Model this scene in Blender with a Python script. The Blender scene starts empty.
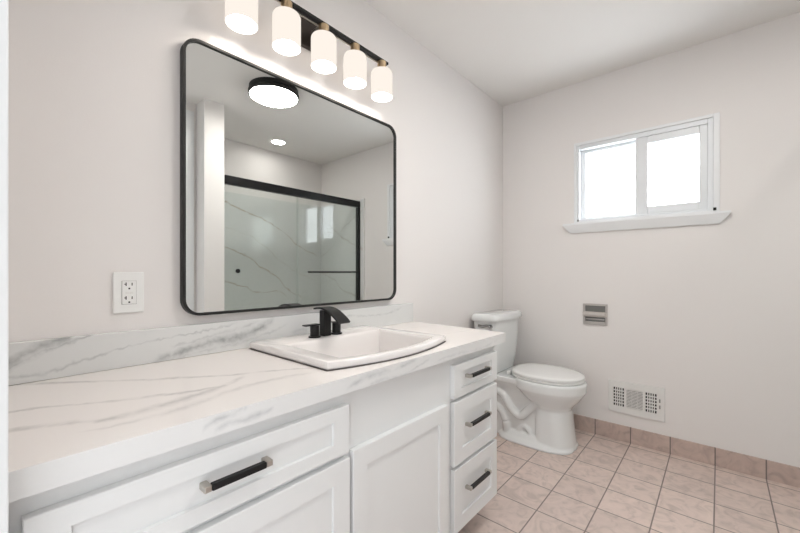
import bpy, bmesh, math, random
from mathutils import Vector, Matrix
sc = bpy.context.scene
C = sc.collection
PI = math.pi
random.seed(3)

# ---------------- camera, world, lights, exposure ----------------
cam_data = bpy.data.cameras.new('camera')
cam_data.sensor_width = 36.0
cam_data.lens = 364.2 / 800 * 36.0
cam_data.shift_y = 6.1 / 800
cam_data.clip_start = 0.02
cam = bpy.data.objects.new('camera', cam_data)
C.objects.link(cam)
cam.location = (0.0, -1.3115, 1.1025)
cam.rotation_euler = (PI / 2, 0, math.radians(41.2235 - 90))
sc.camera = cam

world = bpy.data.worlds.new('sky')
sc.world = world
world.use_nodes = True
bg = world.node_tree.nodes['Background']
bg.inputs['Color'].default_value = (0.96, 0.98, 1.0, 1)
# daylight: the sky on the window's side is bright, the hallway side behind the camera is dim
wt = world.node_tree
wg = wt.nodes.new('ShaderNodeTexCoord'); wsx = wt.nodes.new('ShaderNodeSeparateXYZ'); wt.links.new(wg.outputs['Generated'], wsx.inputs[0])
wm = wt.nodes.new('ShaderNodeMapRange'); wm.inputs['From Min'].default_value = 0.0; wm.inputs['From Max'].default_value = 0.25
wm.inputs['To Min'].default_value = 1.0; wm.inputs['To Max'].default_value = 5.5
wt.links.new(wsx.outputs['X'], wm.inputs['Value']); wt.links.new(wm.outputs[0], bg.inputs['Strength'])

sc.view_settings.view_transform = 'Standard'
sc.view_settings.look = 'None'
sc.view_settings.gamma = 1
sc.view_settings.use_curve_mapping = False
sc.view_settings.exposure = 0.84
LAMP_SHADE = 0.56     # emission of the glass shades
LAMP_BULB = 30.0
CEIL_LIGHT = 26.0
CEIL_SPOT = 36.0

# ---------------- materials ----------------
def nt(name):
    m = bpy.data.materials.new(name); m.use_nodes = True
    return m, m.node_tree, m.node_tree.nodes['Principled BSDF']

def mat(name, col, rough=0.5, metal=0.0, spec=0.5, bump=0, bscale=200, coat=0):
    m, t, b = nt(name)
    b.inputs['Base Color'].default_value = (*col, 1)
    b.inputs['Roughness'].default_value = rough
    b.inputs['Metallic'].default_value = metal
    b.inputs['Specular IOR Level'].default_value = spec
    b.inputs['Coat Weight'].default_value = coat
    if bump:
        n = t.nodes.new('ShaderNodeTexNoise'); n.inputs['Scale'].default_value = bscale
        tc = t.nodes.new('ShaderNodeTexCoord'); t.links.new(tc.outputs['Object'], n.inputs['Vector'])
        bp = t.nodes.new('ShaderNodeBump'); bp.inputs['Strength'].default_value = bump
        bp.inputs['Distance'].default_value = 0.002
        t.links.new(n.outputs['Fac'], bp.inputs['Height']); t.links.new(bp.outputs['Normal'], b.inputs['Normal'])
    return m

def emit(name, col, s):
    m = bpy.data.materials.new(name); m.use_nodes = True
    t = m.node_tree; t.nodes.clear()
    e = t.nodes.new('ShaderNodeEmission'); e.inputs['Color'].default_value = (*col, 1); e.inputs['Strength'].default_value = s
    o = t.nodes.new('ShaderNodeOutputMaterial'); t.links.new(e.outputs[0], o.inputs[0])
    return m

def mnode(t, op, a, b=None, c=None, clamp=False):
    n = t.nodes.new('ShaderNodeMath'); n.operation = op; n.use_clamp = clamp
    for i, v in enumerate((a, b, c)):
        if v is None: continue
        if isinstance(v, (int, float)): n.inputs[i].default_value = v
        else: t.links.new(v, n.inputs[i])
    return n.outputs[0]

def marble(name, base, veincol, axes, veins, tint=None, rough=0.22, wob=0.012, cloud=0.10, noise_seed=0.0):
    """veins: list of (points[(a,b)], width, strength): b = curve(a) in object space along the two axes."""
    m, t, b = nt(name)
    tc = t.nodes.new('ShaderNodeTexCoord')
    sep = t.nodes.new('ShaderNodeSeparateXYZ'); t.links.new(tc.outputs['Object'], sep.inputs[0])
    A = sep.outputs[axes[0]]; B = sep.outputs[axes[1]]
    def noise(scale, detail=4, w=0.0, dist=0.0):
        n = t.nodes.new('ShaderNodeTexNoise'); n.inputs['Scale'].default_value = scale
        n.inputs['Detail'].default_value = detail; n.inputs['Distortion'].default_value = dist
        mp = t.nodes.new('ShaderNodeMapping'); mp.inputs['Location'].default_value = (w, w * 2, w * 3)
        t.links.new(tc.outputs['Object'], mp.inputs[0]); t.links.new(mp.outputs[0], n.inputs['Vector'])
        return n.outputs['Fac']
    n1 = noise(9, 4, noise_seed); nw = noise(5, 2, noise_seed + 3.3); nb = noise(28, 5, noise_seed + 7.1)
    d0 = mnode(t, 'MULTIPLY', mnode(t, 'SUBTRACT', n1, 0.5), wob * 4)
    nf = noise(55, 3, noise_seed + 11.0)
    d0 = mnode(t, 'ADD', d0, mnode(t, 'MULTIPLY', mnode(t, 'SUBTRACT', nf, 0.5), min(wob * 5, 0.02)))
    Bd = mnode(t, 'ADD', B, d0)
    total = None
    for pts, width, strength in veins:
        pts = sorted(pts)
        a0, a1 = pts[0][0], pts[-1][0]
        b0 = min(p[1] for p in pts) - 0.01; b1 = max(p[1] for p in pts) + 0.01
        u = mnode(t, 'DIVIDE', mnode(t, 'SUBTRACT', A, a0), a1 - a0)
        fc = t.nodes.new('ShaderNodeFloatCurve'); cv = fc.mapping.curves[0]
        cv.points[0].location = (0, (pts[0][1] - b0) / (b1 - b0)); cv.points[1].location = (1, (pts[-1][1] - b0) / (b1 - b0))
        for p in pts[1:-1]:
            cv.points.new((p[0] - a0) / (a1 - a0), (p[1] - b0) / (b1 - b0))
        fc.mapping.update()
        t.links.new(u, fc.inputs['Value'])
        cen = mnode(t, 'MULTIPLY_ADD', fc.outputs[0], b1 - b0, b0)
        d = mnode(t, 'ABSOLUTE', mnode(t, 'SUBTRACT', Bd, cen))
        w = mnode(t, 'MULTIPLY', mnode(t, 'ADD', nw, -0.1), width * 3.6)
        v = mnode(t, 'SUBTRACT', 1.0, mnode(t, 'DIVIDE', d, w), clamp=True)
        v = mnode(t, 'POWER', v, 1.3)
        inr = mnode(t, 'MULTIPLY', mnode(t, 'MULTIPLY', u, 14, clamp=True),
                    mnode(t, 'MULTIPLY', mnode(t, 'SUBTRACT', 1.0, u), 14, clamp=True))
        brk = mnode(t, 'MULTIPLY_ADD', nb, 2.6, -0.62, clamp=True)
        v = mnode(t, 'MULTIPLY', mnode(t, 'MULTIPLY', v, inr), mnode(t, 'MULTIPLY', brk, strength))
        total = v if total is None else mnode(t, 'MAXIMUM', total, v)
    # soft grey clouding
    cl = noise(3.2, 6, noise_seed + 1.7, 0.8)
    cl = mnode(t, 'MULTIPLY', mnode(t, 'SUBTRACT', cl, 0.42, clamp=True), cloud * 5, clamp=True)
    mx = t.nodes.new('ShaderNodeMix'); mx.data_type = 'RGBA'
    mx.inputs[6].default_value = (*base, 1); mx.inputs[7].default_value = (*(tint or tuple(c * 0.8 for c in base)), 1)
    t.links.new(cl, mx.inputs[0])
    mx2 = t.nodes.new('ShaderNodeMix'); mx2.data_type = 'RGBA'
    t.links.new(mx.outputs[2], mx2.inputs[6]); mx2.inputs[7].default_value = (*veincol, 1)
    if total is not None: t.links.new(total, mx2.inputs[0])
    else: mx2.inputs[0].default_value = 0
    t.links.new(mx2.outputs[2], b.inputs['Base Color'])
    b.inputs['Roughness'].default_value = rough
    return m

def tile_mat(name, axes, origins, pitches, tile, grout, gw=0.004):
    m, t, b = nt(name)
    tc = t.nodes.new('ShaderNodeTexCoord')
    sep = t.nodes.new('ShaderNodeSeparateXYZ'); t.links.new(tc.outputs['Object'], sep.inputs[0])
    g = None; cells = []
    for ax, o, p in zip(axes, origins, pitches):
        s = mnode(t, 'DIVIDE', mnode(t, 'SUBTRACT', sep.outputs[ax], o), p)
        cells.append(mnode(t, 'FLOOR', s))
        d = mnode(t, 'MULTIPLY', mnode(t, 'ABSOLUTE', mnode(t, 'SUBTRACT', s, mnode(t, 'ROUND', s))), p)
        k = mnode(t, 'SUBTRACT', 1.0, mnode(t, 'DIVIDE', d, gw), clamp=True)
        k = mnode(t, 'MULTIPLY', k, 2.2, clamp=True)
        g = k if g is None else mnode(t, 'MAXIMUM', g, k)
    cb = t.nodes.new('ShaderNodeCombineXYZ')
    for i, c in enumerate(cells): t.links.new(c, cb.inputs[i])
    wn = t.nodes.new('ShaderNodeTexWhiteNoise'); t.links.new(cb.outputs[0], wn.inputs['Vector'])
    add = t.nodes.new('ShaderNodeVectorMath'); add.operation = 'MULTIPLY_ADD'
    t.links.new(wn.outputs['Color'], add.inputs[0]); add.inputs[1].default_value = (7, 7, 7); t.links.new(tc.outputs['Object'], add.inputs[2])
    n = t.nodes.new('ShaderNodeTexNoise'); n.inputs['Scale'].default_value = 11; n.inputs['Detail'].default_value = 6; n.inputs['Distortion'].default_value = 2.2
    t.links.new(add.outputs[0], n.inputs['Vector'])
    cr = t.nodes.new('ShaderNodeValToRGB')
    e = cr.color_ramp.elements
    e[0].position = 0.30; e[0].color = (*[c * 0.80 for c in tile], 1)
    e[1].position = 0.72; e[1].color = (*[min(1, c * 1.10) for c in tile], 1)
    x = cr.color_ramp.elements.new(0.5); x.color = (*tile, 1)
    t.links.new(n.outputs['Fac'], cr.inputs[0])
    hs = t.nodes.new('ShaderNodeHueSaturation'); t.links.new(cr.outputs[0], hs.inputs['Color'])
    t.links.new(mnode(t, 'MULTIPLY_ADD', wn.outputs['Value'], 0.10, 0.95), hs.inputs['Value'])
    mx = t.nodes.new('ShaderNodeMix'); mx.data_type = 'RGBA'
    t.links.new(g, mx.inputs[0]); t.links.new(hs.outputs[0], mx.inputs[6]); mx.inputs[7].default_value = (*grout, 1)
    t.links.new(mx.outputs[2], b.inputs['Base Color'])
    t.links.new(mnode(t, 'MULTIPLY_ADD', g, 0.4, 0.38), b.inputs['Roughness'])
    bp = t.nodes.new('ShaderNodeBump'); bp.inputs['Strength'].default_value = 0.5; bp.inputs['Distance'].default_value = 0.002
    t.links.new(mnode(t, 'SUBTRACT', 1.0, g), bp.inputs['Height']); t.links.new(bp.outputs[0], b.inputs['Normal'])
    return m

M = {}
M['wall'] = mat('wall_paint', (0.83, 0.80, 0.782), 0.75, bump=0.08, bscale=160)
M['ceiling'] = mat('ceiling_paint', (0.83, 0.81, 0.785), 0.85, bump=0.10, bscale=110)
M['trim'] = mat('trim_paint', (0.84, 0.85, 0.86), 0.35)
M['cabinet'] = mat('cabinet_paint', (0.80, 0.81, 0.81), 0.38)
M['black'] = mat('matte_black_metal', (0.018, 0.018, 0.019), 0.38, 0.6)
M['frame_black'] = mat('mirror_frame_black', (0.005, 0.005, 0.005), 0.5)
M['bronze'] = mat('dark_bronze', (0.06, 0.05, 0.045), 0.3, 0.9)
M['brush'] = mat('brushed_nickel', (0.52, 0.49, 0.45), 0.32, 1.0)
M['brass'] = mat('champagne_metal', (0.62, 0.47, 0.30), 0.3, 1.0)
M['chrome'] = mat('chrome', (0.72, 0.71, 0.70), 0.12, 1.0)
M['oldchrome'] = mat('worn_chrome', (0.60, 0.57, 0.55), 0.28, 1.0, bump=0.3, bscale=60)
M['china'] = mat('vitreous_china', (0.81, 0.83, 0.83), 0.08, coat=0.6)
M['sinkchina'] = mat('sink_china', (0.86, 0.83, 0.815), 0.12, coat=0.5)
M['seat'] = mat('toilet_seat_plastic', (0.86, 0.86, 0.85), 0.2)
M['plastic'] = mat('white_plastic', (0.86, 0.86, 0.845), 0.3)
M['dark'] = mat('dark_void', (0.01, 0.01, 0.01), 0.9)  # flat black for shade in openings; also colours one window latch
M['sealant'] = mat('dark_sealant', (0.10, 0.085, 0.08), 0.8)
M['recess'] = mat('shaded_chrome_recess', (0.22, 0.22, 0.21), 0.3, 0.8)  # chrome painted darker to imitate shade in the shallow recess
M['lever'] = mat('flush_lever_chrome', (0.35, 0.35, 0.35), 0.25, 1.0)
M['grey'] = mat('grey_plastic', (0.30, 0.29, 0.28), 0.6)
M['ventwhite'] = mat('register_enamel', (0.80, 0.79, 0.77), 0.4)
M['vinyl'] = mat('window_vinyl', (0.80, 0.82, 0.84), 0.35)
M['mirror'] = mat('mirror_silver', (0.76, 0.775, 0.76), 0.0, 1.0)
M['shade'] = emit('lit_opal_glass', (1.0, 0.91, 0.82), LAMP_SHADE)
M['shade_inside'] = emit('lit_opal_glass_inside', (1.0, 0.95, 0.90), 2.2)
M['bulb'] = emit('lit_bulb', (1.0, 0.88, 0.77), LAMP_BULB)
M['diffuser'] = emit('lit_diffuser', (1.0, 0.97, 0.93), CEIL_LIGHT)
M['downlight'] = emit('lit_downlight', (1.0, 0.97, 0.93), CEIL_SPOT)
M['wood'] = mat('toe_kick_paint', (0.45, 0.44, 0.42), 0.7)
M['floor'] = tile_mat('floor_tile', (0, 1), (2.50, -0.675), (0.203, 0.2065), (0.70, 0.575, 0.52), (0.27, 0.225, 0.205), 0.0036)
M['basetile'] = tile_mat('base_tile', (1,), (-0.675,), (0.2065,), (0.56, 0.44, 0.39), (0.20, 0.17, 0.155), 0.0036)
WH = (0.82, 0.785, 0.765)
VG = (0.47, 0.45, 0.45)
M['countertop'] = marble('countertop_marble', WH, VG, (0, 1), [
    ([(-0.02, 0.03), (0.13, -0.08), (0.182, -0.126), (0.279, -0.212), (0.348, -0.262), (0.43, -0.325), (0.506, -0.36), (0.60, -0.414), (0.75, -0.53)], 0.010, 0.8),
    ([(0.0, -0.25), (0.045, -0.264), (0.084, -0.279), (0.124, -0.307), (0.191, -0.343), (0.242, -0.364), (0.307, -0.391), (0.40, -0.412)], 0.011, 0.8),
    ([(0.0, -0.375), (0.041, -0.388), (0.11, -0.424), (0.16, -0.452), (0.217, -0.450), (0.295, -0.432), (0.336, -0.424), (0.387, -0.404), (0.46, -0.36)], 0.015, 0.8),
    ([(0.10, -0.48), (0.2, -0.50), (0.33, -0.475), (0.45, -0.45), (0.6, -0.47)], 0.011, 0.5),
    ([(1.20, -0.30), (1.30, -0.36), (1.42, -0.40), (1.56, -0.42)], 0.007, 0.35),
    ([(1.02, -0.03), (1.2, -0.07), (1.4, -0.16), (1.58, -0.2)], 0.006, 0.3)],
    cloud=0.03, wob=0.004)
CG = (0.80, 0.80, 0.795)
M['fascia'] = marble('countertop_edge_marble', CG, (0.50, 0.51, 0.52), (0, 2), [
    ([(0.27, 0.805), (0.30, 0.818), (0.33, 0.819), (0.36, 0.826)], 0.006, 0.9),
    ([(0.29, 0.795), (0.32, 0.803), (0.36, 0.800), (0.42, 0.806)], 0.006, 0.8),
    ([(0.62, 0.792), (0.66, 0.806), (0.71, 0.813), (0.84, 0.815), (0.92, 0.824)], 0.008, 0.7),
    ([(0.70, 0.788), (0.76, 0.791), (0.84, 0.786), (0.93, 0.80), (1.0, 0.815)], 0.006, 0.55),
    ([(1.0, 0.79), (1.15, 0.80), (1.3, 0.793), (1.5, 0.81)], 0.006, 0.35)], cloud=0.05, wob=0.002)
M['splash'] = marble('backsplash_marble', (0.74, 0.745, 0.735), (0.36, 0.37, 0.37), (0, 2), [
    ([(0.0, 0.843), (0.049, 0.846), (0.106, 0.843), (0.151, 0.858), (0.205, 0.872), (0.256, 0.884), (0.329, 0.896), (0.47, 0.906), (0.6, 0.925)], 0.0045, 0.55),
    ([(0.0, 0.868), (0.043, 0.884), (0.075, 0.906), (0.115, 0.924), (0.159, 0.931)], 0.016, 1.0),
    ([(0.03, 0.86), (0.08, 0.896), (0.13, 0.91), (0.2, 0.936)], 0.005, 0.8),
    ([(0.33, 0.825), (0.361, 0.837), (0.411, 0.850), (0.486, 0.863), (0.568, 0.874), (0.641, 0.884), (0.699, 0.904), (0.741, 0.927)], 0.016, 1.0),
    ([(0.38, 0.87), (0.45, 0.876), (0.52, 0.89), (0.6, 0.905), (0.68, 0.925)], 0.006, 0.45),
    ([(0.36, 0.828), (0.45, 0.838), (0.6, 0.852), (0.70, 0.87), (0.8, 0.90)], 0.006, 0.4),
    ([(0.8, 0.86), (0.95, 0.88), (1.1, 0.90), (1.3, 0.89), (1.5, 0.915)], 0.006, 0.4)],
    cloud=0.13, wob=0.006, tint=(0.58, 0.595, 0.585))
M['showerwall'] = marble('shower_marble', (0.74, 0.75, 0.74), (0.42, 0.34, 0.24), (0, 2), [
    ([(1.45, 1.86), (1.626, 1.79), (1.834, 1.727), (1.967, 1.679), (2.18, 1.591), (2.412, 1.43), (2.70, 1.30)], 0.010, 0.9),
    ([(1.45, 1.39), (1.646, 1.331), (1.834, 1.256), (1.967, 1.152), (2.119, 1.076), (2.30, 0.90), (2.5, 0.80)], 0.012, 0.9),
    ([(1.50, 1.03), (1.607, 1.005), (1.78, 0.954), (1.967, 0.884), (2.119, 0.899), (2.307, 0.76)], 0.008, 0.9),
    ([(1.5, 1.58), (1.9, 1.45), (2.3, 1.16), (2.7, 1.0)], 0.006, 0.45)],
    cloud=0.12, wob=0.02, rough=0.12, tint=(0.60, 0.61, 0.60))
M['showerside'] = marble('shower_side_marble', (0.74, 0.75, 0.74), (0.46, 0.42, 0.37), (1, 2), [
    ([(-2.44, 1.80), (-2.2, 1.62), (-2.0, 1.5), (-1.65, 1.35)], 0.010, 0.8),
    ([(-2.44, 1.1), (-2.2, 1.02), (-2.0, 0.9), (-1.65, 0.8)], 0.010, 0.8),
    ([(-2.44, 1.30), (-2.25, 1.38), (-2.0, 1.62), (-1.65, 1.80)], 0.007, 0.6)],
    cloud=0.12, wob=0.02, rough=0.12, tint=(0.60, 0.61, 0.60))

def glass_mat(name, tint, refl):
    m = bpy.data.materials.new(name); m.use_nodes = True
    t = m.node_tree; t.nodes.clear()
    tr = t.nodes.new('ShaderNodeBsdfTransparent'); tr.inputs[0].default_value = (*tint, 1)
    gl = t.nodes.new('ShaderNodeBsdfGlossy'); gl.inputs['Roughness'].default_value = 0.0; gl.inputs[0].default_value = (1, 1, 1, 1)
    fr = t.nodes.new('ShaderNodeFresnel'); fr.inputs['IOR'].default_value = refl
    mx = t.nodes.new('ShaderNodeMixShader'); o = t.nodes.new('ShaderNodeOutputMaterial')
    gm = t.nodes.new('ShaderNodeNewGeometry')
    t.links.new(mnode(t, 'MULTIPLY', fr.outputs[0], mnode(t, 'SUBTRACT', 1.0, gm.outputs['Backfacing'])), mx.inputs[0]); t.links.new(tr.outputs[0], mx.inputs[1]); t.links.new(gl.outputs[0], mx.inputs[2])
    t.links.new(mx.outputs[0], o.inputs[0])
    return m
M['showerglass'] = glass_mat('shower_glass', (0.955, 0.975, 0.965), 1.6)
M['windowglass'] = glass_mat('window_glass', (0.96, 0.98, 0.99), 1.4)

def frosted_mat():
    m = bpy.data.materials.new('obscure_window_glass'); m.use_nodes = True
    t = m.node_tree; t.nodes.clear()
    tr = t.nodes.new('ShaderNodeBsdfTransparent')
    n = t.nodes.new('ShaderNodeTexVoronoi'); n.inputs['Scale'].default_value = 130
    tc = t.nodes.new('ShaderNodeTexCoord'); t.links.new(tc.outputs['Object'], n.inputs['Vector'])
    cr = t.nodes.new('ShaderNodeValToRGB'); cr.color_ramp.elements[0].color = (0.98, 0.99, 1, 1); cr.color_ramp.elements[1].color = (0.78, 0.82, 0.86, 1)
    cr.color_ramp.elements[0].position = 0.2; cr.color_ramp.elements[1].position = 0.9
    t.links.new(n.outputs['Distance'], cr.inputs[0]); t.links.new(cr.outputs[0], tr.inputs[0])
    gl = t.nodes.new('ShaderNodeBsdfGlossy'); gl.inputs['Roughness'].default_value = 0.15
    fr = t.nodes.new('ShaderNodeFresnel'); fr.inputs['IOR'].default_value = 1.35
    mx = t.nodes.new('ShaderNodeMixShader'); o = t.nodes.new('ShaderNodeOutputMaterial')
    gm = t.nodes.new('ShaderNodeNewGeometry')
    t.links.new(mnode(t, 'MULTIPLY', fr.outputs[0], mnode(t, 'SUBTRACT', 1.0, gm.outputs['Backfacing'])), mx.inputs[0]); t.links.new(tr.outputs[0], mx.inputs[1]); t.links.new(gl.outputs[0], mx.inputs[2])
    t.links.new(mx.outputs[0], o.inputs[0])
    return m
M['obscure'] = frosted_mat()

# ---------------- mesh helpers ----------------
def bx(bm, x0, x1, y0, y1, z0, z1, bevel=0.0, seg=2):
    v = [bm.verts.new((x, y, z)) for x in (x0, x1) for y in (y0, y1) for z in (z0, z1)]
    fs = [bm.faces.new([v[i] for i in f]) for f in ((0, 1, 3, 2), (4, 6, 7, 5), (0, 4, 5, 1), (2, 3, 7, 6), (0, 2, 6, 4), (1, 5, 7, 3))]
    if bevel:
        es = list({e for f in fs for e in f.edges})
        bmesh.ops.bevel(bm, geom=es, offset=bevel, segments=seg, affect='EDGES', profile=0.5)
    return v

def loft(bm, rings, cap0=True, cap1=True, closed=True):
    R = [[bm.verts.new(p) for p in r] for r in rings]
    n = len(R[0])
    for a, b in zip(R[:-1], R[1:]):
        for i in range(n if closed else n - 1):
            bm.faces.new((a[i], a[(i + 1) % n], b[(i + 1) % n], b[i]))
    if cap0: bm.faces.new(list(reversed(R[0])))
    if cap1: bm.faces.new(R[-1])
    return R

def cyl(bm, c, r, z0, z1, n=40, r2=None):
    r2 = r if r2 is None else r2
    loft(bm, [[(c[0] + rr * math.cos(2 * PI * i / n), c[1] + rr * math.sin(2 * PI * i / n), z) for i in range(n)] for rr, z in ((r, z0), (r2, z1))])

def lathe(bm, c, prof, n=48, cap0=False, cap1=False):
    loft(bm, [[(c[0] + r * math.cos(2 * PI * i / n), c[1] + r * math.sin(2 * PI * i / n), c[2] + z) for i in range(n)] for r, z in prof], cap0, cap1)

def tube(bm, pts, r, n=14, caps=True):
    pts = [Vector(p) for p in pts]
    rs = r if isinstance(r, (list, tuple)) else [r] * len(pts)
    rings = []
    up = Vector((0, 0, 1))
    for i, p in enumerate(pts):
        d = (pts[min(i + 1, len(pts) - 1)] - pts[max(i - 1, 0)]).normalized()
        u = up if abs(d.dot(up)) < 0.95 else Vector((1, 0, 0))
        a = d.cross(u).normalized(); b = d.cross(a).normalized()
        rings.append([p + (a * math.cos(2 * PI * k / n) + b * math.sin(2 * PI * k / n)) * rs[i] for k in range(n)])
    loft(bm, rings, caps, caps)

def smoothpts(pts, k=6):
    """Catmull-Rom through the points."""
    P = [Vector(p) for p in pts]; out = []
    for i in range(len(P) - 1):
        p0, p1, p2, p3 = P[max(i - 1, 0)], P[i], P[i + 1], P[min(i + 2, len(P) - 1)]
        for j in range(k):
            t = j / k
            out.append(0.5 * ((2 * p1) + (p2 - p0) * t + (2 * p0 - 5 * p1 + 4 * p2 - p3) * t * t + (3 * p1 - p0 - 3 * p2 + p3) * t ** 3))
    out.append(P[-1])
    return out

def obj(name, bm, m, parent=None, smooth=None, loc=None):
    bmesh.ops.recalc_face_normals(bm, faces=bm.faces)
    me = bpy.data.meshes.new(name); bm.to_mesh(me); bm.free()
    o = bpy.data.objects.new(name, me); C.objects.link(o)
    for mm in (m if isinstance(m, (list, tuple)) else [m]): me.materials.append(mm)
    if smooth is not None:
        me.shade_smooth()
        try: me.set_sharp_from_angle(angle=math.radians(smooth))
        except Exception: pass
    if parent is not None:
        o.parent = parent
        o.matrix_parent_inverse = Matrix.Translation(parent.location).inverted()
    return o

def tag(o, label, cat, group=None):
    o['label'] = label; o['category'] = cat
    if group: o['group'] = group
    return o

def thing(name, label, cat, loc, group=None):
    o = bpy.data.objects.new(name, None); C.objects.link(o); o.empty_display_size = 0.05
    o.location = loc
    return tag(o, label, cat, group)

def struct(name, bm, m, parent=None, smooth=None):
    o = obj(name, bm, m, parent, smooth)
    if parent is None: o['kind'] = 'structure'
    return o

def boxes(*bs, bevel=0):
    bm = bmesh.new()
    for b in bs: bx(bm, *b, bevel=bevel)
    return bm

def quickbox(name, b, m, parent, bevel=0):
    return obj(name, boxes(b, bevel=bevel), m, parent)

# ---------------- room shell ----------------
X1, H = 2.756, 2.44
YB = -2.44           # back of the shower
W = 0.12
struct('floor', boxes((-W, X1, YB, 0, -0.1, 0)), M['floor'])
struct('ceiling', boxes((-W, X1 + W, YB - W, W, H, H + 0.1)), M['ceiling'])
struct('wall_vanity', boxes((-W, X1 + W, 0, W, -0.1, H)), M['wall'])
wy0, wy1, wz0, wz1 = -1.300, -0.545, 1.452, 2.010     # window opening
struct('wall_window', boxes((X1, X1 + W, YB, wy0, -0.1, H), (X1, X1 + W, wy1, 0, -0.1, H),
                            (X1, X1 + W, wy0, wy1, -0.1, wz0), (X1, X1 + W, wy0, wy1, wz1, H)), M['wall'])
struct('wall_shower', boxes((1.11, X1 + W, YB - W, YB, -0.1, H)), M['wall'])
struct('wall_stub', boxes((1.112, 1.262, YB, -1.70, 0, H)), M['wall'])
struct('wall_back', boxes((-W, 0.10, -1.98, -1.86, -0.1, H), (1.02, 1.112, -1.98, -1.86, -0.1, H), (0.10, 1.02, -1.98, -1.86, 2.30, H)), M['wall'])
struct('wall_entry', boxes((-W, 0, -0.63, 0, -0.1, H), (-W, 0, -1.86, -1.56, -0.1, H), (-W, 0, -1.56, -0.63, 2.10, H)), M['wall'])
# entry doorway casing (its near edge shows at the photo's left border)
bm = bmesh.new()
bx(bm, 0, 0.0203, -0.632, -0.56, 0, 2.16, 0.002); bx(bm, -W, 0.0, -0.645, -0.63, 0, 2.10)
bx(bm, 0, 0.0203, -1.63, -1.56, 0, 2.16); bx(bm, 0, 0.0203, -1.56, -0.632, 2.10, 2.17)
bx(bm, -W, 0.0, -1.56, -1.545, 0, 2.10)
struct('trim_entry', bm, M['trim'])
# base tiles
struct('baseboard_window', boxes((X1 - 0.008, X1, -1.655, 0, 0, 0.103), bevel=0.0015), M['basetile'])
bm = bmesh.new(); bx(bm, 1.60, X1 - 0.008, -0.008, 0, 0, 0.103, 0.0015)
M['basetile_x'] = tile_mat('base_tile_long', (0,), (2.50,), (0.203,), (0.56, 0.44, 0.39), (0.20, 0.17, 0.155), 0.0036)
struct('baseboard_vanity', bm, M['basetile_x'])
# back door seen only in the mirror
d = thing('door_1', 'white panelled door with casing and steel hinges, reflected at the left of the mirror', 'door', (0.56, -1.88, 0)); del d['label']; del d['category']; d['kind'] = 'structure'
bm = bmesh.new(); bx(bm, 0.105, 1.015, -1.92, -1.875, 0.01, 2.29, 0.002)
for z0, z1 in ((0.2, 0.95), (1.1, 2.1)):
    for xa, xb in ((0.2, 0.52), (0.60, 0.92)): bx(bm, xa, xb, -1.878, -1.868, z0, z1, 0.006)
obj('door_panel', bm, M['trim'], d)
obj('casing', boxes((0.03, 0.10, -1.86, -1.842, 0, 2.37), (1.02, 1.09, -1.86, -1.842, 0, 2.37), (0.10, 1.02, -1.86, -1.842, 2.30, 2.37), bevel=0.003), M['trim'], d)
for z in (2.16, 1.38, 0.3): obj('hinge', boxes((1.011, 1.022, -1.876, -1.852, z, z + 0.09)), M['brush'], d)

# ---------------- window ----------------
wn = bpy.data.objects.new('window_1', None); C.objects.link(wn); wn.location = (X1, -0.92, 1.45); wn['kind'] = 'structure'
fx0, fx1 = X1 - 0.006, X1 + 0.09
# flat casing, the vinyl frame inside it, two sashes
obj('window_casing', boxes((fx0, X1 + 0.10, -1.315, -1.287, 1.448, 2.014), (fx0, X1 + 0.10, -0.553, -0.538, 1.448, 2.014),
                           (fx0, X1 + 0.10, -1.287, -0.553, 1.995, 2.014), (fx0, X1 + 0.10, -1.287, -0.553, 1.448, 1.460), bevel=0.002), M['trim'], wn)
obj('window_frame', boxes((X1 + 0.002, X1 + 0.085, -1.287, -1.262, 1.460, 1.995), (X1 + 0.002, X1 + 0.085, -0.572, -0.553, 1.460, 1.995),
                          (X1 + 0.002, X1 + 0.085, -1.262, -0.572, 1.966, 1.995), (X1 + 0.002, X1 + 0.085, -1.262, -0.572, 1.460, 1.475), bevel=0.003), M['vinyl'], wn)
def sash(y0, y1, x0, x1, t, tt, tb, glass, t2=None):
    t2 = t2 or t
    a = obj('sash', boxes((x0, x1, y0, y0 + t, 1.475, 1.966), (x0, x1, y1 - t2, y1, 1.475, 1.966),
                          (x0, x1, y0 + t, y1 - t2, 1.966 - tt, 1.966), (x0, x1, y0 + t, y1 - t2, 1.475, 1.475 + tb), bevel=0.003), M['vinyl'], wn)
    xm = (x0 + x1) / 2
    obj('pane', boxes((xm - 0.002, xm + 0.002, y0 + t, y1 - t2, 1.475 + tb, 1.966 - tt)), glass, a)
sash(-0.945, -0.572, X1 + 0.046, X1 + 0.078, 0.030, 0.022, 0.016, M['windowglass'])
sash(-1.262, -0.905, X1 + 0.010, X1 + 0.042, 0.038, 0.046, 0.046, M['obscure'], 0.066)
obj('latch', boxes((X1 - 0.0, X1 + 0.008, -0.570, -0.558, 1.462, 1.474)), M['grey'], wn)
obj('latch', boxes((X1 - 0.014, X1 - 0.006, -1.300, -1.286, 1.458, 1.474)), M['dark'], wn)
# sill with a front that narrows downwards
bm = bmesh.new()
loft(bm, [[(X1, -1.362, 1.448), (X1 - 0.034, -1.362, 1.448), (X1 - 0.034, -0.470, 1.448), (X1, -0.470, 1.448)],
          [(X1, -1.362, 1.436), (X1 - 0.034, -1.362, 1.436), (X1 - 0.034, -0.470, 1.436), (X1, -0.470, 1.436)],
          [(X1, -1.315, 1.382), (X1 - 0.014, -1.315, 1.382), (X1 - 0.014, -0.515, 1.382), (X1, -0.515, 1.382)]])
obj('window_sill', bm, M['trim'], wn)

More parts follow.
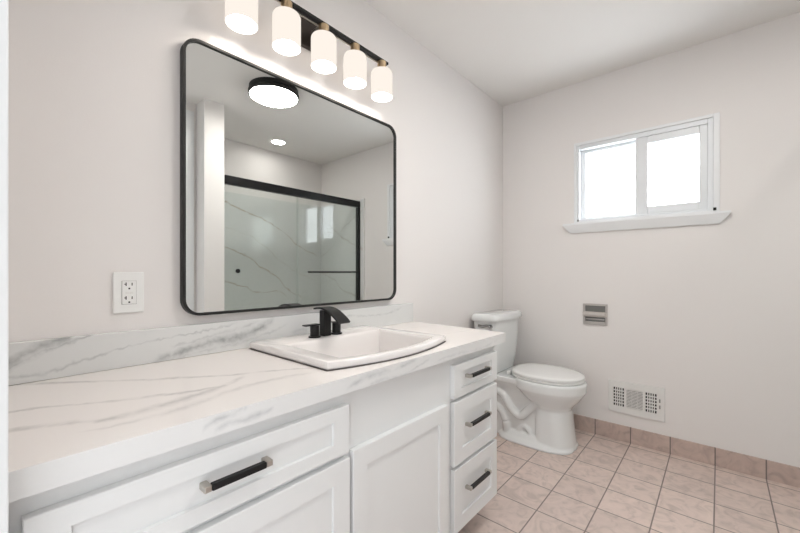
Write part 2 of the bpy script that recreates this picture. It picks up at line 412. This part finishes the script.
# ---------------- vanity ----------------
CT = 0.828          # countertop height
v = thing('vanity_cabinet', 'long white shaker vanity cabinet with drawers and doors under the marble countertop', 'cabinet', (0.78, -0.28, 0))
FY = -0.547         # face frame front
XR = 1.512
bm = bmesh.new()
bx(bm, 0.002, 0.018, FY + 0.02, -0.002, 0.10, CT - 0.0425); bx(bm, XR - 0.016, XR, FY + 0.02, -0.002, 0.10, CT - 0.0425)
bx(bm, 0.018, XR - 0.016, -0.014, -0.002, 0.10, CT - 0.0425); bx(bm, 0.018, XR - 0.016, FY + 0.02, -0.014, 0.10, 0.116)
bx(bm, 0.002, XR, FY, FY + 0.02, 0.10, CT - 0.0425)            # face frame
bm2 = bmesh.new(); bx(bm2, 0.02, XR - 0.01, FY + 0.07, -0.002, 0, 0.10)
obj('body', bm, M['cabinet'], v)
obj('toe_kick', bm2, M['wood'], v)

def shaker(name, x0, x1, z0, z1, rail=0.052, depth=0.007, t=0.019, rr=None):
    """slab with a recessed centre panel, front at y = FY - t"""
    rr = rr or rail
    bm = bmesh.new()
    yf, yb = FY - t, FY - 0.0005
    bev = 0.0015
    def ring(x0, x1, z0, z1, y): return [(x0, y, z0), (x1, y, z0), (x1, y, z1), (x0, y, z1)]
    rings = [ring(x0, x1, z0, z1, yb), ring(x0, x1, z0, z1, yf + bev), ring(x0 + bev, x1 - bev, z0 + bev, z1 - bev, yf),
             ring(x0 + rail, x1 - rail, z0 + rr, z1 - rr, yf),
             ring(x0 + rail + 0.0015, x1 - rail - 0.0015, z0 + rr + 0.0015, z1 - rr - 0.0015, yf + depth)]
    loft(bm, rings)
    return obj(name, bm, M['cabinet'], v)

def pull(parent, xa, xb, z, yf):
    """square bar pull: nickel end brackets, black grip"""
    out = 0.027
    bm = bmesh.new(); bx(bm, xa + 0.0145, xb - 0.0145, yf - out - 0.001, yf - out + 0.0125, z - 0.0065, z + 0.0065, 0.002)
    h = obj('handle', bm, M['black'], parent)
    h['label'] = 'black bar handle with brushed nickel end brackets'
    for x in (xa, xb):
        s = 1 if x == xa else -1
        bm = bmesh.new()
        bx(bm, min(x, x + s * 0.014), max(x, x + s * 0.014), yf - out, yf, z - 0.0065, z + 0.0065, 0.002)
        obj('bracket', bm, M['brush'], h)

DF = FY - 0.019
dr = shaker('drawer', 0.036, 0.645, 0.622, 0.749, rail=0.052, rr=0.034); pull(dr, 0.272, 0.412, 0.692, DF + 0.007)
dd = shaker('door', 0.036, 0.648, 0.115, 0.606, rail=0.055)
dc = shaker('door', 0.660, 1.122, 0.115, 0.618, rail=0.055)
d1 = shaker('drawer', 1.160, 1.508, 0.627, 0.752, rail=0.050, rr=0.030); pull(d1, 1.247, 1.420, 0.697, DF + 0.007)
d2 = shaker('drawer', 1.160, 1.508, 0.371, 0.612, rail=0.055); pull(d2, 1.247, 1.420, 0.506, DF + 0.007)
d3 = shaker('drawer', 1.160, 1.508, 0.115, 0.357, rail=0.055); pull(d3, 1.247, 1.420, 0.258, DF + 0.007)
for z in (0.600, 0.525, 0.30): obj('screw_hole', boxes((1.138, 1.142, FY - 0.0012, FY, z, z + 0.005)), M['grey'], v)

# countertop: its right end is scribed slightly out of square
def sink_outline(x0, x1, yb, yf, bow, z, n=16, xs=0.0):
    pts = []
    for i in range(n + 1):
        t = i / n
        pts.append((x0 + xs + (x1 - x0 - 2 * xs) * t, yf - bow * max(0.0, math.sin(PI * t)) ** 0.9, z))
    for i in range(1, 6): pts.append((x1 - xs + (xs) * i / 6, yf + (yb - yf) * i / 6, z))
    for i in range(n + 1): pts.append((x1 - (x1 - x0) * i / n, yb, z))
    for i in range(1, 6): pts.append((x0 + xs * i / 6, yb + (yf - yb) * i / 6, z))
    return pts
ct = bmesh.new()
poly = [(0.002, -0.001), (0.002, -0.578), (1.569, -0.578), (1.592, -0.001)]
hole = [(p[0], p[1]) for p in sink_outline(0.660, 1.172, -0.125, -0.485, 0.050, 0)]
def loopv(pts, z):
    vs = [ct.verts.new((x, y, z)) for x, y in pts]
    return vs, [ct.edges.new((vs[i], vs[(i + 1) % len(vs)])) for i in range(len(vs))]
T = [loopv(poly, CT), loopv(hole, CT)]; B = [loopv(poly, CT - 0.042), loopv(hole, CT - 0.042)]
bmesh.ops.triangle_fill(ct, use_beauty=True, edges=T[0][1] + T[1][1], normal=(0, 0, 1))
bmesh.ops.triangle_fill(ct, use_beauty=True, edges=B[0][1] + B[1][1], normal=(0, 0, -1))
for k in (0, 1):
    n = len(T[k][0])
    for i in range(n):
        f = ct.faces.new((T[k][0][i], B[k][0][i], B[k][0][(i + 1) % n], T[k][0][(i + 1) % n]))
        f.material_index = 1 if k == 0 else 0
cto = obj('countertop', ct, [M['countertop'], M['fascia']])
tag(cto, 'white marble countertop with grey veins on the vanity cabinet', 'countertop')
sp = obj('backsplash', boxes((0.002, 1.588, -0.020, -0.001, CT + 0.0005, 0.931), bevel=0.0015), M['splash'])
tag(sp, 'low grey-veined marble backsplash along the wall behind the countertop', 'backsplash')

# ---------------- sink ----------------
sk = thing('sink', 'white rectangular drop-in sink with a bowed front set in the marble countertop', 'sink', (0.91, -0.30, CT))
def shrink(pts, k, z, c=(0.915, -0.30)):
    return [(c[0] + (p[0] - c[0]) * (1 - k / 0.27), c[1] + (p[1] - c[1]) * (1 - k / 0.23), z) for p in pts]
base = sink_outline(0.628, 1.212, -0.040, -0.492, 0.055, CT + 0.001)
base = [(p[0] - (0.022 * (p[1] + 0.492) / 0.452 if p[0] > 0.9 and p[1] > -0.492 else 0), p[1], p[2]) for p in base]
inner0 = sink_outline(0.688, 1.150, -0.182, -0.474, 0.048, CT + 0.024)
def lerp(a, b, t, z): return [(p[0] + (q[0] - p[0]) * t, p[1] + (q[1] - p[1]) * t, z) for p, q in zip(a, b)]
inb = sink_outline(0.775, 1.100, -0.235, -0.425, 0.03, 0.70)
ZT = CT + 0.026
rings = [shrink(base, 0.006, CT + 0.001), shrink(base, 0.003, CT + 0.003), shrink(base, 0.0, CT + 0.014),
         shrink(base, 0.001, ZT - 0.004), shrink(base, 0.004, ZT - 0.001), shrink(base, 0.008, ZT),
         lerp(base, inner0, 0.95, ZT - 0.001), lerp(base, inner0, 1.0, ZT - 0.005), lerp(inner0, inb, 0.07, ZT - 0.014), lerp(inner0, inb, 0.16, ZT - 0.05),
         lerp(inner0, inb, 0.40, 0.735), lerp(inner0, inb, 0.60, 0.70), lerp(inner0, inb, 0.85, 0.685), lerp(inner0, inb, 1.3, 0.680)]
rings = [lerp(inner0, inb, 0.6, 0.668), lerp(inner0, inb, 0.2, 0.69), lerp(inner0, inb, 0.04, 0.77), [(p[0], p[1], CT + 0.001) for p in lerp(inner0, base, 0.10, 0)]] + rings
bm = bmesh.new(); loft(bm, rings)
obj('basin', bm, M['sinkchina'], sk, smooth=40)
bm = bmesh.new(); cyl(bm, (0.925, -0.32), 0.022, 0.6795, 0.6825); obj('drain', bm, M['black'], sk)
ob = shrink(base, -0.0015, CT + 0.0003)
bm = bmesh.new(); loft(bm, [shrink(base, 0.004, CT + 0.0002), ob, shrink(base, -0.0015, CT + 0.0014), shrink(base, 0.004, CT + 0.0014)], False, False)
obj('sealant', bm, M['sealant'], sk)

# ---------------- faucet ----------------
fa = thing('faucet', 'matte black waterfall faucet with two lever handles on the back rim of the sink', 'faucet', (0.877, -0.13, ZT))
bm = bmesh.new()
bx(bm, 0.870, 0.905, -0.158, -0.126, ZT, 0.955, 0.003)
obj('spout_column', bm, M['black'], fa)
bm = bmesh.new()
prof = [(-0.098, 0.959), (-0.125, 0.963), (-0.155, 0.9625), (-0.185, 0.956), (-0.215, 0.942), (-0.242, 0.926), (-0.256, 0.914)]
L = smoothpts([(0, a, b) for a, b in prof], 5)
rings = []
for i, p in enumerate(L):
    w = 0.0255 + 0.003 * i / len(L)
    d = (L[min(i + 1, len(L) - 1)] - L[max(i - 1, 0)]).normalized(); nrm = Vector((0, d.z, -d.y)) * 0.0035
    if nrm.z < 0: nrm = -nrm
    c = Vector((0.888, p.y, p.z))
    rings.append([c + Vector((-w, 0, 0)) + nrm, c + Vector((w, 0, 0)) + nrm, c + Vector((w, 0, 0)) - nrm, c + Vector((-w, 0, 0)) - nrm])
loft(bm, rings)
obj('spout', bm, M['black'], fa, smooth=35)
for s in (-1, 1):
    cx = 0.890 + s * 0.053
    bm = bmesh.new(); cyl(bm, (cx, -0.142), 0.023, ZT, ZT + 0.006); cyl(bm, (cx, -0.142), 0.0175, ZT + 0.005, ZT + 0.046)
    h = obj('handle', bm, M['black'], fa, smooth=40)
    bm = bmesh.new()
    if s < 0: bx(bm, cx - 0.047, cx + 0.0172, -0.156, -0.128, ZT + 0.0462, ZT + 0.051, 0.0015)
    else: bx(bm, cx - 0.0172, cx + 0.047, -0.156, -0.128, ZT + 0.0462, ZT + 0.051, 0.0015)
    obj('lever', bm, M['black'], h)

# ---------------- mirror ----------------
mi = thing('wall_mirror', 'large rounded-corner wall mirror with a thin black frame above the backsplash', 'mirror', (0.92, -0.015, 0.961))
def rrect(x0, x1, z0, z1, r, y, n=10):
    pts = []
    for cx, cz, a0 in ((x1 - r, z1 - r, 0), (x0 + r, z1 - r, 90), (x0 + r, z0 + r, 180), (x1 - r, z0 + r, 270)):
        for i in range(n + 1):
            a = math.radians(a0 + 90 * i / n)
            pts.append((cx + r * math.cos(a), y, cz + r * math.sin(a)))
    return pts
mx0, mx1, mz0, mz1 = 0.4165, 1.4374, 0.9604, 1.8697
fw = 0.009
bm = bmesh.new()
loft(bm, [rrect(mx0, mx1, mz0, mz1, 0.055, -0.001), rrect(mx0, mx1, mz0, mz1, 0.055, -0.0265), rrect(mx0 + 0.001, mx1 - 0.001, mz0 + 0.001, mz1 - 0.001, 0.054, -0.0275),
          rrect(mx0 + fw, mx1 - fw, mz0 + fw, mz1 - fw, 0.0475, -0.0275), rrect(mx0 + fw, mx1 - fw, mz0 + fw, mz1 - fw, 0.0475, -0.006)], True, True)
obj('frame', bm, M['frame_black'], mi, smooth=30)
bm = bmesh.new()
g = [rrect(mx0 + fw, mx1 - fw, mz0 + fw, mz1 - fw, 0.0475, y) for y in (-0.0062, -0.0205)]
loft(bm, g)
obj('glass', bm, M['mirror'], mi)

# ---------------- vanity light ----------------
vl = thing('vanity_light', 'five-light vanity bar lamp with white glass shades on the wall above the mirror', 'wall lamp', (0.89, -0.02, 2.10))
LY = -0.097
obj('backplate', boxes((0.852, 0.976, -0.022, -0.001, 2.044, 2.162), bevel=0.002), M['bronze'], vl)
bm = bmesh.new(); bx(bm, 0.905, 0.923, LY, -0.022, 2.104, 2.118, 0.002); obj('arm', bm, M['brush'], vl)
obj('bar', boxes((0.545, 1.292, LY - 0.009, LY + 0.009, 2.110, 2.122), bevel=0.0015), M['black'], vl)
obj('bar_rail', boxes((0.545, 1.292, LY + 0.0095, LY + 0.017, 2.105, 2.119), bevel=0.001), M['brush'], vl)
for i in range(5):
    x = 0.914 + (i - 2) * 0.170
    bm = bmesh.new(); cyl(bm, (x, LY), 0.021, 2.074, 2.1095, 32); cyl(bm, (x, LY), 0.026, 2.067, 2.076, 32)
    so = obj('socket_cap', bm, M['brass'], vl, smooth=40)
    bm = bmesh.new()
    lathe(bm, (x, LY, 0), [(0.012, 2.0665), (0.040, 2.066), (0.0475, 2.063), (0.0508, 2.057), (0.0515, 2.050), (0.0515, 1.9425), (0.0505, 1.941), (0.0490, 1.9425), (0.0490, 2.050), (0.043, 2.058), (0.012, 2.061)], 48)
    bm.faces.index_update()
    for f in bm.faces:
        f.material_index = 1 if (f.index // 48) in (6, 7, 8, 9) else 0
    sh = obj('lamp_shade', bm, [M['shade'], M['shade_inside']], vl, smooth=50)
    bm = bmesh.new()
    lathe(bm, (x, LY, 0), [(0.002, 1.950), (0.018, 1.954), (0.029, 1.967), (0.031, 1.983), (0.026, 2.0), (0.014, 2.025), (0.013, 2.066)], 32, True, True)
    obj('bulb', bm, M['bulb'], sh, smooth=60)

# ---------------- ceiling lights (seen in the mirror) ----------------
cl = thing('ceiling_light', 'round flush ceiling light with a black rim and white lit diffuser, seen in the mirror', 'ceiling lamp', (1.392, -1.17, H))
bm = bmesh.new(); lathe(bm, (1.392, -1.17, 0), [(0.16, H - 0.001), (0.17, H - 0.001), (0.17, 2.412), (0.165, 2.410), (0.165, 2.406), (0.176, 2.404), (0.176, 2.384), (0.168, 2.380), (0.16, 2.384)], 64, False, False)
obj('rim', bm, M['frame_black'], cl, smooth=30)
bm = bmesh.new(); lathe(bm, (1.392, -1.17, 0), [(0.167, 2.39), (0.167, 2.382), (0.160, 2.377), (0.10, 2.374), (0.02, 2.373)], 64, True, True)
obj('diffuser', bm, M['diffuser'], cl, smooth=60)
dl = thing('recessed_light', 'small round recessed downlight in the ceiling above the shower, seen in the mirror', 'ceiling lamp', (1.985, -2.125, H))
bm = bmesh.new(); lathe(bm, (1.985, -2.125, 0), [(0.082, H - 0.0005), (0.080, H - 0.005), (0.066, H - 0.006), (0.062, H - 0.0015)], 48)
obj('trim_ring', bm, M['plastic'], dl, smooth=40)
bm = bmesh.new(); cyl(bm, (1.985, -2.125), 0.0625, H - 0.004, H - 0.001); obj('lens', bm, M['downlight'], dl)

# ---------------- shower ----------------
obj_m = struct('wall_panel_shower', boxes((1.262, X1 - 0.012, YB, YB + 0.012, 0, 1.910)), M['showerwall'])
struct('wall_panel_window', boxes((X1 - 0.012, X1, YB, -1.668, 0, 1.910)), M['showerside'])
struct('trim_shower', boxes((X1 - 0.013, X1, -1.668, -1.655, 0, 1.916)), M['ventwhite'])
struct('wall_panel_stub', boxes((1.262, 1.272, YB + 0.012, -1.72, 0, 1.910)), M['showerside'])
sp2 = obj('shower_curb', boxes((1.272, X1 - 0.012, -1.80, -1.69, 0, 0.10), bevel=0.006), M['china'])
tag(sp2, 'white shower curb under the sliding glass door', 'shower curb')
sd = thing('shower_door', 'sliding glass shower door with a black frame, seen in the mirror', 'shower door', (2.0, -1.74, 0.10))
XA, XB = 1.2725, X1 - 0.0125
obj('header_rail', boxes((XA, XB, -1.765, -1.715, 1.822, 1.892), bevel=0.006), M['black'], sd)
obj('side_jamb', boxes((XB - 0.030, XB, -1.762, -1.718, 0.125, 1.822), bevel=0.003), M['black'], sd)
obj('bottom_track', boxes((XA, XB, -1.762, -1.718, 0.1005, 0.125), bevel=0.003), M['black'], sd)
gp = obj('glass_panel', boxes((1.94, XB - 0.030, -1.731, -1.725, 0.126, 1.822)), M['showerglass'], sd)
gq = obj('glass_panel', boxes((XA + 0.001, 1.975, -1.754, -1.748, 0.126, 1.822)), M['showerglass'], sd)
bm = bmesh.new(); tube(bm, [(2.045, -1.690, 1.108), (2.660, -1.690, 1.108)], 0.0085)
for x in (2.09, 2.62): tube(bm, [(x, -1.690, 1.108), (x, -1.7245, 1.108)], 0.007)
obj('towel_bar', bm, M['black'], gp, smooth=40)
bm = bmesh.new(); tube(bm, [(1.385, -1.7475, 1.116), (1.385, -1.735, 1.116), (1.385, -1.734, 1.116), (1.385, -1.722, 1.116)], [0.008, 0.008, 0.018, 0.018], 24)
obj('knob', bm, M['black'], gq, smooth=40)

# ---------------- toilet ----------------
TX = 2.425
to = thing('toilet', 'white two-piece toilet with closed lid standing beside the vanity against the wall', 'toilet', (TX, -0.35, 0))
def sell(cx, cy, rx, ry_f, ry_b, z, n=56, e=2.0, eb=None):
    """egg outline: front (towards -y) radius ry_f, back radius ry_b"""
    pts = []
    for i in range(n):
        a = 2 * PI * i / n
        c, s = math.cos(a), math.sin(a)
        ee = e if s < 0 else (eb or e)
        x = math.copysign(abs(c) ** (2 / ee), c) * rx
        y = math.copysign(abs(s) ** (2 / ee), s) * (ry_f if s < 0 else ry_b)
        pts.append((cx + x, cy + y, z))
    return pts
bm = bmesh.new()
# bowl shell, from the floor up
loft(bm, [sell(TX, -0.505, 0.138, 0.134, 0.09, 0.0, e=2.6, eb=4), sell(TX, -0.505, 0.137, 0.133, 0.09, 0.02, e=2.6, eb=4),
          sell(TX, -0.505, 0.130, 0.124, 0.09, 0.10, e=2.5, eb=4), sell(TX, -0.505, 0.126, 0.116, 0.09, 0.18, e=2.4, eb=4),
          sell(TX, -0.50, 0.120, 0.116, 0.09, 0.240, e=2.3, eb=3), sell(TX, -0.49, 0.128, 0.138, 0.11, 0.262, e=2.2),
          sell(TX, -0.475, 0.150, 0.182, 0.15, 0.295, e=2.1), sell(TX, -0.465, 0.178, 0.222, 0.18, 0.338, e=2.1),
          sell(TX, -0.46, 0.190, 0.240, 0.18, 0.362, e=2.1, eb=2.6), sell(TX, -0.46, 0.191, 0.243, 0.18, 0.41, e=2.1, eb=2.8),
          sell(TX, -0.46, 0.185, 0.236, 0.175, 0.420, e=2.1, eb=2.8)])
# neck under the tank
loft(bm, [sell(TX, -0.24, 0.106, 0.225, 0.18, 0.0, e=7), sell(TX, -0.24, 0.104, 0.225, 0.18, 0.25, e=7),
          sell(TX, -0.22, 0.115, 0.22, 0.17, 0.34, e=5), sell(TX, -0.20, 0.150, 0.22, 0.17, 0.38, e=5),
          sell(TX, -0.20, 0.152, 0.22, 0.17, 0.410, e=5)])
# foot flange
loft(bm, [sell(TX, -0.36, 0.170, 0.284, 0.20, 0.0, e=3.2), sell(TX, -0.36, 0.169, 0.283, 0.20, 0.012, e=3.2), sell(TX, -0.36, 0.140, 0.27, 0.19, 0.035, e=3.2), sell(TX, -0.36, 0.12, 0.25, 0.17, 0.06, e=3.2)])
# the S-shaped trapway showing on both sides
for s in (-1, 1):
    q = TX + s * 0.090
    P = smoothpts([(q + s * 0.0, -0.43, 0.27), (q + s * 0.016, -0.385, 0.215), (q + s * 0.022, -0.33, 0.165), (q + s * 0.02, -0.265, 0.205), (q + s * 0.016, -0.215, 0.275), (q + s * 0.01, -0.16, 0.30)], 6)
    tube(bm, P, 0.026, 16)
    P = smoothpts([(q + s * 0.01, -0.235, 0.03), (q + s * 0.016, -0.232, 0.10), (q + s * 0.012, -0.20, 0.165), (q + s * 0.01, -0.15, 0.19), (q, -0.10, 0.16)], 6)
    tube(bm, P, 0.026, 16)
    P = smoothpts([(q + s * 0.012, -0.40, 0.03), (q + s * 0.016, -0.385, 0.085), (q + s * 0.012, -0.35, 0.10), (q + s * 0.012, -0.32, 0.06), (q + s * 0.01, -0.31, 0.02)], 6)
    tube(bm, P, 0.016, 16)
bo = obj('bowl', bm, M['china'], to, smooth=180)
md = bo.modifiers.new('remesh', 'REMESH'); md.mode = 'VOXEL'; md.voxel_size = 0.0045; md.use_smooth_shade = True
ms = bo.modifiers.new('smooth', 'SMOOTH'); ms.factor = 0.5; ms.iterations = 5
# seat and lid
bm = bmesh.new()
SY = -0.455
def so_(k, z): return sell(TX + 0.008, SY, 0.186 - k, 0.232 - k, 0.212 - k, z, e=2.15, eb=2.3)
loft(bm, [so_(0.006, 0.4205), so_(0.0, 0.4235), so_(0.0, 0.4325), so_(0.006, 0.4365)])
obj('seat', bm, M['seat'], to, smooth=50)
bm = bmesh.new()
loft(bm, [so_(0.008, 0.4385), so_(0.001, 0.4405), so_(0.0, 0.450), so_(0.005, 0.456), so_(0.03, 0.4595), so_(0.09, 0.462), so_(0.16, 0.463)])
ld = obj('lid', bm, M['seat'], to, smooth=60)
for s in (-1, 1):
    obj('hinge', boxes((TX + s * 0.075 - 0.02, TX + s * 0.075 + 0.02, -0.250, -0.228, 0.411, 0.438), bevel=0.006), M['seat'], to, smooth=40)
# tank
bm = bmesh.new()
def tk(hw, yb, yf, z, e=7): return sell(TX + 0.010, (yb + yf) / 2, hw * 1.035, (yb - yf) / 2, (yb - yf) / 2, z, e=e)
loft(bm, [tk(0.140, -0.03, -0.168, 0.411), tk(0.155, -0.03, -0.176, 0.420), tk(0.172, -0.026, -0.184, 0.50), tk(0.192, -0.024, -0.191, 0.63), tk(0.205, -0.022, -0.195, 0.772)])
tn = obj('tank', bm, M['china'], to, smooth=50)
bm = bmesh.new()
loft(bm, [tk(0.212, -0.020, -0.196, 0.772), tk(0.225, -0.014, -0.210, 0.775), tk(0.228, -0.012, -0.213, 0.785), tk(0.226, -0.014, -0.211, 0.806), tk(0.217, -0.022, -0.202, 0.818), tk(0.19, -0.04, -0.18, 0.822)])
obj('tank_lid', bm, M['china'], to, smooth=60)
bm = bmesh.new()
tube(bm, [(TX - 0.200, -0.168, 0.742), (TX - 0.212, -0.168, 0.742)], [0.013, 0.013], 20)
LV = smoothpts([(TX - 0.218, -0.172, 0.745), (TX - 0.221, -0.145, 0.747), (TX - 0.221, -0.115, 0.741), (TX - 0.219, -0.085, 0.744)])
tube(bm, LV, [0.0085] * len(LV), 12)
obj('flush_lever', bm, M['lever'], tn, smooth=40)

# ---------------- toilet paper holder ----------------
tp = thing('toilet_paper_holder', 'empty chrome recessed toilet paper holder on the wall above the vent', 'toilet paper holder', (X1, -0.674, 0.745))
y0, y1, z0, z1 = -0.750, -0.598, 0.745, 0.890
bm = bmesh.new()
t = 0.014
for b in ((X1 - 0.010, X1, y0, y0 + t, z0, z1), (X1 - 0.010, X1, y1 - t, y1, z0, z1), (X1 - 0.010, X1, y0 + t, y1 - t, z1 - t, z1), (X1 - 0.012, X1, y0 + t, y1 - t, z0, z0 + 0.022)):
    bx(bm, *b, bevel=0.003)
obj('frame', bm, M['oldchrome'], tp)
obj('recess', boxes((X1 - 0.003, X1 - 0.0005, y0 + t, y1 - t, z0 + 0.02, z1 - t)), M['recess'], tp)
bm = bmesh.new(); bx(bm, X1 - 0.012, X1 - 0.003, y0 + 0.02, y1 - 0.02, z0 + 0.036, z0 + 0.043); obj('lip', bm, M['oldchrome'], tp)
bm = bmesh.new(); tube(bm, [(X1 - 0.022, y0 + 0.012, 0.818), (X1 - 0.022, y1 - 0.012, 0.818)], 0.0185, 24)
for y in (y0 + 0.004, y1 - 0.012): bx(bm, X1 - 0.034, X1 - 0.006, y, y + 0.008, 0.804, 0.832, 0.002)
obj('roller', bm, mat('worn_roller', (0.62, 0.58, 0.55), 0.35, 0.5, bump=0.4, bscale=50), tp, smooth=40)

# ---------------- floor register ----------------
vr = thing('air_vent', 'white metal air vent grille low on the wall above the base tiles', 'vent', (X1, -0.908, 0.185))
y0, y1, z0, z1 = -1.060, -0.757, 0.186, 0.388
S = [(-0.868, -0.800), (-0.976, -0.892), (-1.050 + 0.006, -0.990)]     # three grille sections, left to right
S = [(-0.845, -0.785), (-0.948, -0.858), (-1.020, -0.962)]
zz0, zz1 = 0.226, 0.348
xp0, xp1 = X1 - 0.010, X1 - 0.001
bm = bmesh.new()
bx(bm, xp0, xp1, y0, y1, zz1, z1); bx(bm, xp0, xp1, y0, y1, z0, zz0)
edges = [y1, S[0][1], S[0][0], S[1][1], S[1][0], S[2][1], S[2][0], y0]
for a, b in ((edges[0], edges[1]), (edges[2], edges[3]), (edges[4], edges[5]), (edges[6], edges[7])):
    bx(bm, xp0, xp1, b, a, zz0, zz1)
loft(bm, [[(xp1, y0 - 0.002, z0 - 0.002), (xp1, y1 + 0.002, z0 - 0.002), (xp1, y1 + 0.002, z1 + 0.002), (xp1, y0 - 0.002, z1 + 0.002)],
          [(xp0 + 0.003, y0 - 0.002, z0 - 0.002), (xp0 + 0.003, y1 + 0.002, z0 - 0.002), (xp0 + 0.003, y1 + 0.002, z1 + 0.002), (xp0 + 0.003, y0 - 0.002, z1 + 0.002)],
          [(xp0, y0, z0), (xp0, y1, z0), (xp0, y1, z1), (xp0, y0, z1)]], False, False)
obj('grille_plate', bm, M['ventwhite'], vr)
obj('duct_shade', boxes((X1 - 0.0015, X1 - 0.0002, S[2][0], S[0][1], zz0, zz1)), M['dark'], vr)  # dark sheet behind the louvres stands in for shade inside the wall
for k, (a, b) in enumerate(S):
    bm = bmesh.new()
    if k == 1:
        n = 13
        for i in range(n): z = zz0 + (zz1 - zz0) * (i + 0.5) / n; bx(bm, xp0 + 0.001, xp1 - 0.001, a, b, z - 0.0028, z + 0.0028)
        for i in (1, 2): y = a + (b - a) * i / 3; bx(bm, xp0 + 0.003, xp1 - 0.001, y - 0.001, y + 0.001, zz0, zz1)
    else:
        for i in range(1, 5): y = a + (b - a) * i / 5; bx(bm, xp0 + 0.001, xp1 - 0.001, y - 0.0028, y + 0.0028, zz0, zz1)
        for i in range(1, 6): z = zz0 + (zz1 - zz0) * i / 6; bx(bm, xp0 + 0.002, xp1 - 0.001, a, b, z - 0.0032, z + 0.0032)
    obj('louvre', bm, M['ventwhite'], vr)
for z in (0.262, 0.300): obj('damper_lever', boxes((xp0 - 0.006, xp0, -1.040, -1.033, z, z + 0.020)), M['grey'], vr)

# ---------------- outlet ----------------
ol = thing('power_outlet', 'white double power outlet on the wall left of the mirror', 'outlet', (0.28, 0, 0.985))
obj('cover_plate', boxes((0.2425, 0.3180, -0.007, -0.0005, 0.984, 1.104), bevel=0.003), M['plastic'], ol)
obj('socket_surround', boxes((0.2625, 0.2985, -0.0075, -0.006, 1.0095, 1.0785)), M['grey'], ol)
rc = obj('receptacle', boxes((0.2633, 0.2977, -0.0095, -0.006, 1.0103, 1.0777), bevel=0.001), M['plastic'], ol)
for zc in (1.0625, 1.0225):
    bm = bmesh.new(); bx(bm, 0.2715, 0.2740, -0.0099, -0.0094, zc + 0.001, zc + 0.011); bx(bm, 0.2685, 0.2716, -0.0099, -0.0094, zc + 0.005, zc + 0.0072)
    obj('slot', bm, M['dark'], rc)
    obj('slot', boxes((0.2860, 0.2884, -0.0099, -0.0094, zc + 0.002, zc + 0.010)), M['dark'], rc)
    obj('ground_hole', boxes((0.2783, 0.2825, -0.0099, -0.0094, zc - 0.009, zc - 0.0045)), M['dark'], rc)
obj('test_button', boxes((0.2715, 0.2795, -0.0105, -0.0094, 1.0405, 1.0460)), M['ventwhite'], rc)
obj('reset_button', boxes((0.2815, 0.2895, -0.0105, -0.0094, 1.0405, 1.0460)), M['ventwhite'], rc)
